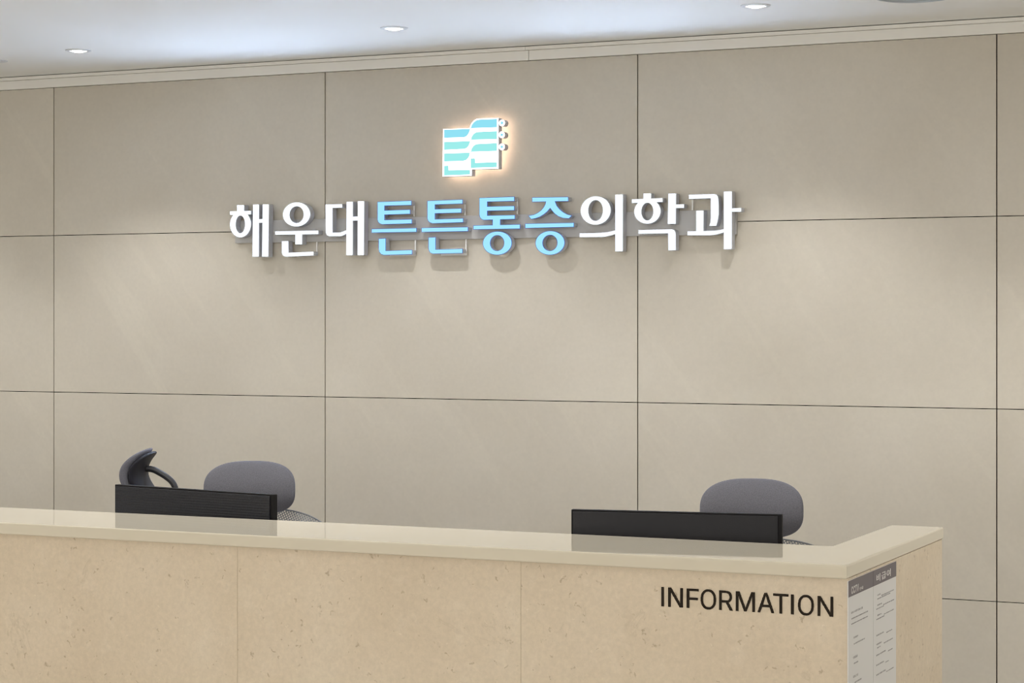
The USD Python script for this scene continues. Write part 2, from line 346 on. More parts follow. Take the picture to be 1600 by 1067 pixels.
# ------------------------------------------------------------------ outlines (metres: x along the wall, z up; notices: y, z)
SIGN = [
  ('hae', [('ring',(-1.5299,1.8246,0.0449,0.0478),(-1.5303,1.8244,0.0198,0.0317)),[(-1.5447,1.895),(-1.5143,1.8948),(-1.5143,1.8638),(-1.5447,1.8644)],[(-1.575,1.8734),(-1.4848,1.8732),(-1.4848,1.8592),(-1.575,1.8592)],[(-1.4766,1.8956),(-1.451,1.8953),(-1.452,1.7055),(-1.4792,1.7057)],[(-1.4358,1.8954),(-1.4095,1.895),(-1.4118,1.705),(-1.4386,1.7052)],[(-1.4525,1.8418),(-1.4348,1.8426),(-1.4348,1.8285),(-1.4525,1.8277)]]),
  ('un', [('ring',(-1.2941,1.8557,0.0569,0.0439),(-1.2937,1.8548,0.0292,0.0297)),[(-1.3834,1.7969),(-1.2041,1.7966),(-1.2041,1.7828),(-1.3834,1.7835)],[(-1.2995,1.786),(-1.2707,1.7859),(-1.2709,1.7472),(-1.2995,1.7476)],[(-1.3555,1.7608),(-1.3282,1.761),(-1.3275,1.7191),(-1.2236,1.7212),(-1.2236,1.707),(-1.3362,1.7041),(-1.3462,1.7057),(-1.3525,1.7108),(-1.3555,1.7188)]]),
  ('dae', [[(-1.1747,1.889),(-1.1064,1.8889),(-1.1064,1.8755),(-1.146,1.8751),(-1.146,1.7883),(-1.113,1.7882),(-1.0875,1.7963),(-1.0875,1.7835),(-1.1021,1.7765),(-1.1118,1.7741),(-1.1595,1.7745),(-1.1688,1.7785),(-1.1735,1.7878)],[(-1.0887,1.8966),(-1.0632,1.8964),(-1.0636,1.7061),(-1.0904,1.7062)],[(-1.0435,1.8975),(-1.0172,1.8973),(-1.0189,1.7055),(-1.0445,1.7059)],[(-1.0644,1.8433),(-1.0426,1.8435),(-1.0426,1.8286),(-1.0644,1.8284)]]),
  ('teun', [[(-0.963,1.892),(-0.8302,1.8931),(-0.8302,1.8794),(-0.9367,1.8793),(-0.9367,1.8614),(-0.8351,1.8621),(-0.8351,1.8485),(-0.9367,1.8476),(-0.9367,1.8278),(-0.8281,1.8282),(-0.8281,1.8147),(-0.945,1.814),(-0.9534,1.8167),(-0.9601,1.8221),(-0.963,1.8296)],[(-0.9863,1.7968),(-0.8101,1.7972),(-0.8101,1.785),(-0.9863,1.7852)],[(-0.9582,1.7623),(-0.9319,1.7631),(-0.9319,1.7192),(-0.8273,1.7207),(-0.8273,1.7073),(-0.9379,1.7058),(-0.9486,1.7089),(-0.9558,1.7164),(-0.9582,1.7259)]]),
  ('teun2', [[(-0.7658,1.8909),(-0.6308,1.8925),(-0.6308,1.8796),(-0.7377,1.879),(-0.7377,1.8614),(-0.6357,1.8617),(-0.6357,1.8484),(-0.7377,1.8481),(-0.7377,1.8264),(-0.6285,1.8271),(-0.6285,1.8151),(-0.7466,1.8136),(-0.7559,1.8167),(-0.763,1.8225),(-0.7658,1.8309)],[(-0.7883,1.7972),(-0.6101,1.7969),(-0.6101,1.784),(-0.7883,1.7842)],[(-0.7613,1.7633),(-0.7354,1.7639),(-0.7354,1.7211),(-0.6311,1.7222),(-0.6311,1.7085),(-0.7454,1.7079),(-0.7548,1.7116),(-0.7599,1.7189),(-0.7613,1.7273)]]),
  ('tong', [[(-0.5648,1.8964),(-0.4341,1.8973),(-0.4341,1.884),(-0.5362,1.8841),(-0.5362,1.8662),(-0.4341,1.8657),(-0.4341,1.8526),(-0.5362,1.8527),(-0.5362,1.8352),(-0.4318,1.8345),(-0.4318,1.8224),(-0.5488,1.8216),(-0.5568,1.8247),(-0.5625,1.831),(-0.5648,1.8389)],[(-0.5877,1.8017),(-0.4126,1.8023),(-0.4126,1.7892),(-0.5877,1.7897)],[(-0.5145,1.8255),(-0.4868,1.8249),(-0.4872,1.7992),(-0.5145,1.7991)],('ring',(-0.4974,1.7404,0.0539,0.0395),(-0.4979,1.7407,0.0272,0.0274))]),
  ('jeung', [[(-0.3655,1.893),(-0.2336,1.8916),(-0.2336,1.879),(-0.3655,1.8797)],[(-0.3138,1.8825),(-0.316,1.8704),(-0.3216,1.8603),(-0.3316,1.8493),(-0.345,1.8404),(-0.3606,1.834),(-0.3785,1.8315),(-0.37,1.8211),(-0.3539,1.8233),(-0.3383,1.8281),(-0.3238,1.8359),(-0.3115,1.8448),(-0.2993,1.8574),(-0.2915,1.8474),(-0.2816,1.8371),(-0.2683,1.8282),(-0.2517,1.8222),(-0.2308,1.8204),(-0.2213,1.8287),(-0.2363,1.8325),(-0.2517,1.8405),(-0.265,1.8509),(-0.276,1.8634),(-0.2838,1.8818)],[(-0.3915,1.8042),(-0.2129,1.804),(-0.2129,1.7915),(-0.3915,1.7907)],('ring',(-0.2999,1.7382,0.053,0.0398),(-0.3001,1.7382,0.0281,0.0276))]),
  ('ui', [('ring',(-0.133,1.8445,0.0548,0.0481),(-0.1332,1.8446,0.0264,0.0345)),[(-0.1914,1.7693),(-0.1383,1.7692),(-0.1101,1.7699),(-0.0884,1.7716),(-0.0603,1.7771),(-0.0603,1.7645),(-0.0754,1.7603),(-0.0992,1.7555),(-0.1122,1.7549),(-0.1914,1.7556)],[(-0.0624,1.8965),(-0.0344,1.8966),(-0.0348,1.7059),(-0.0624,1.7059)]]),
  ('hak', [[(0.0388,1.8978),(0.0662,1.8975),(0.0662,1.8722),(0.0388,1.8728)],[(-0.0025,1.8794),(0.1065,1.8808),(0.1072,1.8673),(-0.0025,1.8662)],('ring',(0.0528,1.8376,0.0472,0.0415),(0.0527,1.837,0.021,0.0289)),[(0.1268,1.895),(0.1542,1.8949),(0.1532,1.7939),(0.1245,1.794)],[(0.1515,1.8587),(0.1823,1.8588),(0.1819,1.8461),(0.1515,1.8458)],[(0.0211,1.7764),(0.1304,1.7771),(0.1409,1.7769),(0.1483,1.7732),(0.1521,1.7662),(0.1532,1.7553),(0.1532,1.7068),(0.1266,1.7065),(0.1258,1.7633),(0.0211,1.7631)]]),
  ('gwa', [[(0.1987,1.8895),(0.2865,1.8898),(0.2947,1.8873),(0.2993,1.8817),(0.3013,1.8708),(0.3024,1.8512),(0.3024,1.8217),(0.2989,1.8002),(0.2937,1.7846),(0.2695,1.7851),(0.2736,1.7978),(0.2747,1.8125),(0.2747,1.8754),(0.1987,1.8749)],[(0.2241,1.8366),(0.2502,1.8366),(0.2497,1.7657),(0.2241,1.7662)],[(0.1938,1.7691),(0.2512,1.7693),(0.2885,1.7696),(0.3071,1.7716),(0.3226,1.7747),(0.3226,1.7637),(0.3071,1.7592),(0.2906,1.7558),(0.272,1.7541),(0.1938,1.7555)],[(0.3195,1.8968),(0.3477,1.8967),(0.3473,1.7077),(0.3195,1.7077)],[(0.3452,1.8414),(0.3795,1.8422),(0.3795,1.8293),(0.3452,1.8293)]]),
]
LOGO_PLATE = [(-0.7023,2.1391),(-0.5992,2.139),(-0.597,2.1471),(-0.5912,2.1572),(-0.5823,2.1654),(-0.5697,2.1706),(-0.4895,2.1694),(-0.4895,1.9948),(-0.5912,1.9956),(-0.5917,1.9734),(-0.7038,1.9738)]
LOGO_STRIPES = [[(-0.6966,2.1357),(-0.598,2.1351),(-0.6,2.1268),(-0.6051,2.1179),(-0.6114,2.1113),(-0.6203,2.1082),(-0.6966,2.1087)],[(-0.6966,2.0933),(-0.598,2.0932),(-0.6,2.0847),(-0.6051,2.0757),(-0.6114,2.0703),(-0.6203,2.0678),(-0.6966,2.067)],[(-0.6966,2.0533),(-0.5987,2.0532),(-0.6005,2.0437),(-0.6051,2.0359),(-0.6127,2.0293),(-0.6253,2.0263),(-0.6966,2.0269)],[(-0.6966,2.0107),(-0.6813,2.0109),(-0.6805,1.9949),(-0.5987,1.9936),(-0.5987,1.9788),(-0.6966,1.9782)],[(-0.5937,2.1384),(-0.5912,2.1469),(-0.5836,2.1569),(-0.5735,2.1633),(-0.5622,2.1655),(-0.4962,2.1654),(-0.4962,2.1376)],[(-0.5932,2.0985),(-0.5904,2.1082),(-0.5836,2.1171),(-0.5747,2.122),(-0.5672,2.1233),(-0.4957,2.1235),(-0.4957,2.0973)],[(-0.5937,2.0571),(-0.5904,2.0673),(-0.5836,2.0761),(-0.5747,2.0811),(-0.5672,2.0819),(-0.4962,2.0826),(-0.4962,2.0566)],[(-0.5937,2.0333),(-0.5798,2.0335),(-0.5778,2.0175),(-0.4964,2.0172),(-0.4964,2.0014),(-0.5937,2.0014)]]
LOGO_DOTS = [(-0.4765,2.1515),(-0.477,2.1109),(-0.477,2.0697)]
GLYPHS = {'비':[[[(0.688,-0.112),(0.688,0.85),(0.812,0.85),(0.812,-0.112)]],[[(0.075,0.762),(0.212,0.762),(0.216,0.539),(0.417,0.537),(0.425,0.775),(0.55,0.762),(0.55,0.113),(0.075,0.113)],[(0.413,0.413),(0.215,0.423),(0.215,0.227),(0.423,0.227)]]],'급':[[[(0.025,0.375),(0.025,0.475),(0.637,0.48),(0.662,0.67),(0.647,0.699),(0.138,0.7),(0.138,0.812),(0.775,0.812),(0.775,0.48),(0.9,0.462),(0.887,0.363)]],[[(0.138,-0.1),(0.138,0.325),(0.25,0.325),(0.269,0.2),(0.642,0.2),(0.663,0.325),(0.775,0.325),(0.787,-0.087)],[(0.27,0.087),(0.269,0.013),(0.65,0.019),(0.644,0.087)]]],'여':[[[(0.038,0.388),(0.063,0.612),(0.163,0.75),(0.25,0.787),(0.337,0.787),(0.425,0.75),(0.492,0.651),(0.681,0.65),(0.688,0.85),(0.812,0.85),(0.812,-0.112),(0.688,-0.112),(0.684,0.236),(0.505,0.237),(0.425,0.125),(0.337,0.088),(0.25,0.088),(0.175,0.113),(0.1,0.188)],[(0.537,0.357),(0.686,0.353),(0.685,0.536),(0.539,0.535)],[(0.187,0.337),(0.214,0.253),(0.268,0.213),(0.321,0.213),(0.387,0.28),(0.412,0.369),(0.412,0.506),(0.387,0.596),(0.32,0.662),(0.241,0.649),(0.188,0.57)]]],'안':[[[(0.65,0.85),(0.775,0.85),(0.776,0.579),(0.912,0.562),(0.912,0.475),(0.887,0.45),(0.775,0.445),(0.762,0.125),(0.65,0.138)]],[[(0.163,0.237),(0.287,0.25),(0.304,0.026),(0.812,0.025),(0.812,-0.087),(0.163,-0.087)]],[[(0.038,0.513),(0.05,0.625),(0.113,0.725),(0.25,0.787),(0.362,0.787),(0.475,0.737),(0.562,0.6),(0.562,0.475),(0.537,0.413),(0.475,0.338),(0.362,0.288),(0.2,0.3),(0.113,0.35)],[(0.187,0.487),(0.255,0.413),(0.345,0.413),(0.424,0.48),(0.424,0.595),(0.345,0.662),(0.255,0.662),(0.176,0.583)]]],'내':[[[(0.075,0.737),(0.2,0.737),(0.202,0.253),(0.494,0.273),(0.5,0.812),(0.525,0.838),(0.612,0.837),(0.637,0.812),(0.638,0.494),(0.706,0.488),(0.713,0.85),(0.837,0.85),(0.837,-0.112),(0.713,-0.1),(0.707,0.362),(0.638,0.356),(0.625,-0.062),(0.513,-0.062),(0.495,0.151),(0.075,0.125)]]]}
NOTICE_ROWS = [(-3.1068,-3.032,0.9871,0.0039,1),(-3.1055,-3.0005,0.9767,0.0024,1),(-3.1055,-3.0005,0.9679,0.002,0),(-3.091,-3.0617,0.9432,0.0034,1),(-3.0897,-3.0197,0.9325,0.0024,0),(-3.095,-3.0631,0.9099,0.0045,1),(-3.091,-3.0631,0.8996,0.0025,0),(-3.095,-3.0631,0.8776,0.0042,1),(-3.0844,-3.0415,0.8669,0.0026,0),(-2.9363,-2.9166,0.9963,0.003,1),(-2.9092,-2.8205,0.9925,0.0021,0),(-2.9363,-2.8462,0.9896,0.0021,0),(-2.9372,-2.9041,0.9785,0.0026,1),(-2.8954,-2.8181,0.9747,0.0019,0),(-2.9443,-2.8924,0.9724,0.002,0),(-2.9372,-2.907,0.9607,0.0026,1),(-2.8924,-2.8242,0.9573,0.0019,0),(-2.9443,-2.8866,0.9543,0.002,0),(-2.9443,-2.8924,0.926,0.0026,1),(-2.8748,-2.8332,0.9225,0.0019,0),(-2.9415,-2.907,0.9104,0.0026,1),(-2.8924,-2.8302,0.9062,0.0019,0),(-2.9386,-2.9157,0.904,0.002,0),(-2.9443,-2.8778,0.8914,0.0028,1),(-2.863,-2.8302,0.888,0.002,0),(-2.9443,-2.8924,0.8741,0.0028,1),(-2.8807,-2.8571,0.8706,0.0019,0),(-2.9443,-2.8778,0.8569,0.0028,1),(-2.8748,-2.8242,0.853,0.0019,0)]

# ================================================================== THE ROOM
XL, XR, YB = -4.4, 4.2, -9.6
structure('floor', bx(XL - .1, XR + .1, YB - .1, 0.1, -0.1, 0.0), 'floor_tile')
structure('ceiling', bx(XL - .1, XR + .1, YB - .1, 0.1, CEIL_Z, CEIL_Z + 0.1), 'ceiling_paper')
structure('wall_left', bx(XL - .1, XL, YB, 0.0, 0, CEIL_Z), 'plaster')
structure('wall_right', bx(XR, XR + .1, YB, 0.0, 0, CEIL_Z), 'plaster')
structure('wall_front', bx(XL - .1, XR + .1, YB - .1, YB, 0, CEIL_Z), 'plaster')

wall = structure('wall_back')
obj('backing', bx(XL - .1, XR + .1, 0.006, 0.1, 0, CEIL_Z), 'joint_dark', wall, smooth=False)
WALL_TOP = 2.367
xs = [XL, -3.6, -2.397, -1.203, 0.0, 1.197, 2.4, 3.6, XR]
zs = [0.0, 0.6, 1.2, 1.8, WALL_TOP]
for i in range(len(xs) - 1):
    for j in range(len(zs) - 1):
        gx, gz = 0.0018, 0.0012
        t = rbx(xs[i] + gx, xs[i + 1] - gx, 0.0, 0.012, zs[j] + gz, zs[j + 1] - gz, r=0.0006)
        obj('tile', t, 'wall_tile', wall, smooth=False)

# the two-step moulding between slabs and ceiling, each step in two lengths that butt together
tr = structure('trim_1')
for a, b in ((XL, -0.3965), (-0.3945, XR)):
    obj('moulding_board', rbx(a, b, -0.012, 0.004, WALL_TOP, 2.4005, r=0.0012), 'moulding', tr, smooth=False)
for a, b in ((XL, -0.4035), (-0.4025, XR)):
    obj('moulding_strip', rbx(a, b, -0.024, 0.004, 2.4010, CEIL_Z - 0.0024, r=0.0006), 'moulding', tr, smooth=False)

# ================================================================== CEILING FITTINGS
LAMP_XY = [(-1.865, -0.565), (-0.605, -0.60), (0.60, -0.575)]
LAMP_LABEL = ['small round recessed downlight nearest the left end of the ceiling row, lit',
              'small round recessed downlight in the ceiling above the lit blue letters',
              'small round recessed downlight in the ceiling above the right end of the wall sign']
flange = [(0.0300, 0.0), (0.0300, -0.0025), (0.0325, -0.0042), (0.0400, -0.0040), (0.0445, -0.0022), (0.0450, 0.0), (0.0300, 0.0)]
lens = [(0.0, -0.0085), (0.008, -0.0082), (0.016, -0.0068), (0.0225, -0.0045), (0.0275, -0.0015), (0.0285, 0.0), (0.0, 0.0)]


def spot(parent, z=-0.014):
    s = UsdLux.SphereLight.Define(stage, path_of(parent) + '/light')
    s.CreateRadiusAttr(0.012)
    s.CreateIntensityAttr(SPOT_POWER)
    s.CreateColorAttr(Gf.Vec3f(*SPOT_COLOR))
    sh = UsdLux.ShapingAPI.Apply(s.GetPrim())
    sh.CreateShapingConeAngleAttr(SPOT_CONE)
    sh.CreateShapingConeSoftnessAttr(SPOT_SOFT)
    UsdGeom.Xformable(s).AddTranslateOp().Set(Gf.Vec3d(0, 0, z))


for k, (x, y) in enumerate(LAMP_XY + [(-3.08, -0.57), (1.81, -0.575), (3.02, -0.575)]):
    lab = LAMP_LABEL[k] if k < 3 else ['round recessed downlight beyond the end of the row, near the side wall',
                                       'round recessed downlight further along the row past the sign',
                                       'round recessed downlight at the far end of the row'][k - 3]
    t = thing('downlight', lab, 'ceiling light', (x, y, CEIL_Z), 0)
    obj('trim_ring', lathe(flange), 'lamp_trim', t)
    obj('lens', lathe(lens), 'lamp_lens', t)
    spot(t)

t = thing('ceiling_speaker', 'round grey ceiling fitting cut off by the top edge of the photo', 'ceiling speaker', (1.081, -0.577, CEIL_Z))
obj('rim', lathe([(0.105, 0), (0.105, -0.004), (0.110, -0.007), (0.118, -0.005), (0.120, 0.0), (0.105, 0)], 64), 'fixture_grey', t)
obj('grille', lathe([(0.0, -0.006), (0.06, -0.0055), (0.105, -0.003), (0.105, 0.0), (0.0, 0.0)], 64), 'fixture_grey', t)

t = thing('sprinkler', 'small unlit sprinkler head on the ceiling at the left edge of the photo', 'sprinkler', (-2.315, -0.447, CEIL_Z))
obj('cover_plate', lathe([(0.012, 0), (0.012, -0.004), (0.030, -0.0045), (0.041, -0.0025), (0.042, 0), (0.012, 0)]), 'lamp_trim', t)
obj('head', lathe([(0, -0.022), (0.011, -0.022), (0.011, -0.020), (0.005, -0.018), (0.006, -0.008), (0.010, -0.004), (0.010, 0.0), (0, 0)], 24), 'chrome', t)

for k, (x, y) in enumerate([(x, y) for y in UNSEEN_PANEL_ROWS for x in (-2.6, 0.1, 2.8)]):  # ceiling panels out of view, placed to light the desk, wall and lobby
    t = thing('ceiling_panel_light', f"unseen square white ceiling panel light {['above the staff desk', 'over the middle of the lobby', 'nearest the added fill windows'][k // 3]}, {['towards the left wall', 'middle of its row', 'towards the right wall'][k % 3]}", 'ceiling light', (x, y, CEIL_Z), 0, 'unseen square ceiling panel lights')
    fr = cat(bx(-.31, .31, -.31, -.295, -.012, 0), bx(-.31, .31, .295, .31, -.012, 0), bx(-.31, -.295, -.295, .295, -.012, 0), bx(.295, .31, -.295, .295, -.012, 0))
    obj('frame', fr, 'lamp_trim', t, smooth=False)
    obj('diffuser', (np.array([(-.295, -.295, -.008), (-.295, .295, -.008), (.295, .295, -.008), (.295, -.295, -.008)]), np.array([(0, 1, 2, 3)])),
        'unseen_desk_diffuser' if y > -3 else 'unseen_panel_diffuser', t, smooth=False)

# added fill light shaped as frosted windows in the wall behind the camera
for k in range(4):
    w = structure(f'window_{k + 1}')
    x0, x1 = -3.9 + 1.98 * k, -3.9 + 1.98 * k + 1.9
    z0, z1 = 0.75, 2.30
    obj('window_frame', cat(bx(x0, x1, YB, YB + .05, z0, z0 + .05), bx(x0, x1, YB, YB + .05, z1 - .05, z1), bx(x0, x0 + .05, YB, YB + .05, z0 + .05, z1 - .05),
                            bx(x1 - .05, x1, YB, YB + .05, z0 + .05, z1 - .05)), 'moulding', w, smooth=False)
    obj('pane', bx(x0 + .05, x1 - .05, YB + .01, YB + .02, z0 + .05, z1 - .05), 'fill_window_pane', w, smooth=False)

# ================================================================== THE COUNTER
FY = -3.135                  # front edge of the ledge
EX = 1.5905                  # right-hand edge of the ledge
LZ, LT = 1.07, 0.0235        # ledge top, thickness
c = thing('reception_counter', 'long beige limestone reception counter with a cream polished ledge and short return', 'reception counter', (0, 0, 0))
ledge_poly = Polygon([(XL + .35, FY), (EX, FY), (EX, -2.432), (EX - .105, -2.432), (EX - .105, -2.857), (XL + .35, -2.857)])


def slab(poly, z0, z1, r=0.0035, n=4):
    """A flat slab with rounded top and bottom arrises."""
    ms, rings = [], []
    for k in range(n + 1):
        a = math.pi / 2 * k / n
        rings.append((r * (1 - math.cos(a)), r * (1 - math.sin(a))))
    prof = [(i_, z0 + d_) for d_, i_ in [(r * (1 - math.sin(math.pi / 2 * k / n)), r * (1 - math.cos(math.pi / 2 * k / n))) for k in range(n, -1, -1)]]
    loops = []
    down = [(r * (1 - math.sin(math.pi / 2 * k / n)), z0 + r * (1 - math.cos(math.pi / 2 * k / n))) for k in range(n + 1)]
    upr = [(ins, z0 + z1 - z) for ins, z in reversed(down)]
    lv = down + upr
    pts = np.array(poly.exterior.coords[:-1])
    if not poly.exterior.is_ccw:
        pts = pts[::-1]
    m = len(pts)
    inward = []
    for i in range(m):
        e1 = pts[i] - pts[i - 1]
        e2 = pts[(i + 1) % m] - pts[i]
        n1 = np.array([-e1[1], e1[0]]) / np.linalg.norm(e1)
        n2 = np.array([-e2[1], e2[0]]) / np.linalg.norm(e2)
        inward.append((n1 + n2) / (1 + n1 @ n2))
    inward = np.array(inward)
    v, f = [], []
    for ins, z in lv:
        q = pts + inward * ins
        v += [(x, y, z) for x, y in q]
    for k in range(len(lv) - 1):
        for i in range(m):
            a, b = k * m + i, k * m + (i + 1) % m
            f += [(a, b, b + m), (a, b + m, a + m)]
    import mapbox_earcut
    for k, flip in ((0, True), (len(lv) - 1, False)):
        q = np.array(v)[k * m:(k + 1) * m, :2]
        tri = mapbox_earcut.triangulate_float64(q, np.array([m], np.uint32)).reshape(-1, 3)
        for a, b, c_ in tri:
            A, B, C_ = q[a], q[b], q[c_]
            ccw = (B[0] - A[0]) * (C_[1] - A[1]) - (B[1] - A[1]) * (C_[0] - A[0]) > 0
            t_ = (a, b, c_) if ccw != flip else (a, c_, b)
            f.append(tuple(int(k * m + i) for i in t_))
    return trimesh.Trimesh(np.array(v), np.array(f), process=False)


obj('ledge', slab(ledge_poly, LZ - LT, LZ, n=6), 'quartz', c, smooth=False, label='cream polished stone ledge')
SF, SE, SZ = -3.112, 1.588, LZ - LT - 0.0004       # stone faces: front plane, end plane, top
px = [XL + .36, -3.80, -3.20, -2.60, -2.00, -1.40, -0.805, -0.210, 0.387, 0.984, SE]
for i in range(len(px) - 1):
    g = 0.0002
    last = i == len(px) - 2
    obj('stone_panel', rbx(px[i] + g, px[i + 1] - (0 if last else g), SF, SF + 0.02, 0.10, SZ, r=0.0005), 'limestone', c, smooth=False)
obj('end_panel', rbx(SE - 0.02, SE, SF + 0.0206, -2.4325, 0.10, SZ, r=0.0008), 'limestone', c, smooth=False)
obj('return_back_panel', bx(EX - .1015, SE - 0.0206, -2.4525, -2.4325, 0.10, SZ), 'limestone', c, smooth=False)
obj('return_inner_panel', bx(EX - .1030, EX - .085, -2.857, -2.4530, 0.10, SZ), 'desk_laminate', c, smooth=False)
obj('inner_panel', bx(XL + .36, EX - .1035, -2.880, -2.862, 0.10, SZ), 'desk_laminate', c, smooth=False)
obj('plinth', cat(bx(XL + .36, SE - .04, SF + .04, -2.90, 0.0, 0.0995), bx(EX - .095, SE - .04, -2.8995, -2.46, 0.0, 0.0995)), 'chair_plastic', c, smooth=False)
obj('desk_top', rbx(XL + .36, EX - .1035, -2.8615, -2.16, 0.715, 0.74, r=0.003), 'desk_laminate', c, smooth=False)
for x in (-3.9, -2.1, 0.55):
    obj('desk_support', bx(x - .01, x + .01, -2.8615, -2.22, 0.0, 0.7145), 'desk_laminate', c, smooth=False)

# raised letters on the stone
info = thing('counter_lettering', 'black sans-serif word INFORMATION fixed on the front of the stone counter', 'lettering', (0, 0, 0))
for ch, a, b in [('I', 1.2535, 1.2579), ('N', 1.2662, 1.2928), ('F', 1.3002, 1.3218), ('O', 1.3259, 1.3534), ('R', 1.3594, 1.3836), ('M', 1.3895, 1.4235),
                 ('A', 1.4288, 1.4573), ('T', 1.4563, 1.4828), ('I', 1.4875, 1.4923), ('O', 1.5000, 1.5273), ('N', 1.5342, 1.5609)]:
    m = meshkit.text_mesh(ch, 0.1, 0.002) if ch != 'I' else bx(0, 1, 0, 1, 0, 0.002)
    lo, hi = m.bounds
    zlo, zhi = (0.9797, 1.0133) if ch != 'O' else (0.9791, 1.0139)
    v = m.vertices.copy()
    X = a + (v[:, 0] - lo[0]) / (hi[0] - lo[0]) * (b - a)
    Z = zlo + (v[:, 1] - lo[1]) / (hi[1] - lo[1]) * (zhi - zlo)
    m.vertices = np.stack([X, SF - v[:, 2], Z], 1)
    obj('letter', m, 'lettering_black', info, smooth=False)

# ---- the two notices on the end of the counter
rng = np.random.default_rng(7)


def glyph_polys(text, h, w, x0, z0):
    out = []
    for k, ch in enumerate(text):
        for rings in GLYPHS[ch]:
            p = Polygon(rings[0], rings[1:]).buffer(0)
            out.append(affinity.translate(affinity.scale(p, w, h, origin=(0, 0)), x0 + k * w, z0))
    return unary_union(out)


def on_end(poly, x_back, x_front):
    """A polygon of (y, z) points on the counter's end, made solid along x."""
    ms = []
    for g in getattr(poly, 'geoms', [poly]):
        m = trimesh.creation.extrude_polygon(g, x_front - x_back, engine='earcut')
        v = m.vertices.copy()
        m.vertices = np.stack([x_back + v[:, 2], v[:, 0], v[:, 1]], 1)
        ms.append(m)
    return cat(*ms)


NB = [(-3.1235, -2.9645), (-2.9630, -2.8045)]
NTOP, NBOT, NHEAD = 1.0420, 0.600, 1.0150
for k, (ya, yb) in enumerate(NB):
    t = thing('notice', ['tall white notice with a dark CCTV header, beside the front corner of the counter end',
                         'tall white notice with fine print rows, on the counter end away from its corner'][k], 'notice', (0, 0, 0))
    x0 = SE + 0.0002
    obj('sheet', rbx(x0, x0 + 0.002, ya, yb, NBOT, NTOP, r=0.0004), 'notice_white', t, smooth=False)
    obj('header_band', bx(x0 + 0.0020, x0 + 0.0024, ya, yb, NHEAD, NTOP), 'notice_header', t, smooth=False)
    rows = [r for r in NOTICE_ROWS if ya - .02 < r[0] < yb]
    dark, pale = [], []
    for (a, b, z, h, ink) in rows:
        x = a
        while x < b - h * 0.4:
            w = h * 0.92
            pieces = []
            for _ in range(3):
                if rng.random() < 0.5:
                    zz = z + rng.uniform(-.45, .30) * h
                    pieces.append(sbox(x + .08 * w, zz, x + .88 * w, zz + .17 * h))
                else:
                    xx = x + rng.uniform(.08, .75) * w
                    pieces.append(sbox(xx, z - .45 * h, xx + .16 * w, z + .45 * h))
            (dark if ink else pale).append(unary_union(pieces))
            x += w * (1.0 if rng.random() < 0.82 else 1.5)
    obj('printed_text', on_end(unary_union(dark + pale), x0 + 0.0020, x0 + 0.0023), 'notice_ink', t, smooth=False, kind='stuff')
    if k == 0:
        ms = []
        for ch, a in zip('CCTV', (-3.1070, -3.0945, -3.0825, -3.0710)):
            m = meshkit.text_mesh(ch, 0.1, 0.0003, bold=True)
            lo, hi = m.bounds
            v = m.vertices.copy()
            m.vertices = np.stack([x0 + 0.0024 + v[:, 2], a + (v[:, 0] - lo[0]) / (hi[0] - lo[0]) * 0.0108, 1.0185 + (v[:, 1] - lo[1]) / (hi[1] - lo[1]) * 0.0125], 1)
            ms.append(m)
        ms.append(on_end(glyph_polys('안내', 0.0058, 0.0125, -3.0560, 1.0192), x0 + 0.0024, x0 + 0.0027))
        obj('header_text', cat(*ms), 'notice_print', t, smooth=False)
    else:
        obj('header_text', on_end(glyph_polys('비급여', 0.0140, 0.0365, -2.9475, 1.0215), x0 + 0.0024, x0 + 0.0027), 'notice_print', t, smooth=False)

# ================================================================== THE LIT SIGN
def syllable(strokes):
    ps = []
    for s in strokes:
        if s[0] == 'ring':
            (cx, cz, a, b), (ix, iz, ia, ib) = s[1], s[2]
            th = np.linspace(0, 2 * math.pi, 72, endpoint=False)
            ps.append(Polygon(np.stack([cx + a * np.cos(th), cz + b * np.sin(th)], 1), [np.stack([ix + ia * np.cos(th), iz + ib * np.sin(th)], 1)]))
        else:
            ps.append(Polygon(s).buffer(0))
    hole = None
    u = unary_union(ps)
    for s in strokes:                       # a stroke never fills a ring's opening
        if s[0] == 'ring':
            ix, iz, ia, ib = s[2]
            th = np.linspace(0, 2 * math.pi, 72, endpoint=False)
            u = u.difference(Polygon(np.stack([ix + ia * np.cos(th), iz + ib * np.sin(th)], 1)))
    return u.simplify(0.0001)


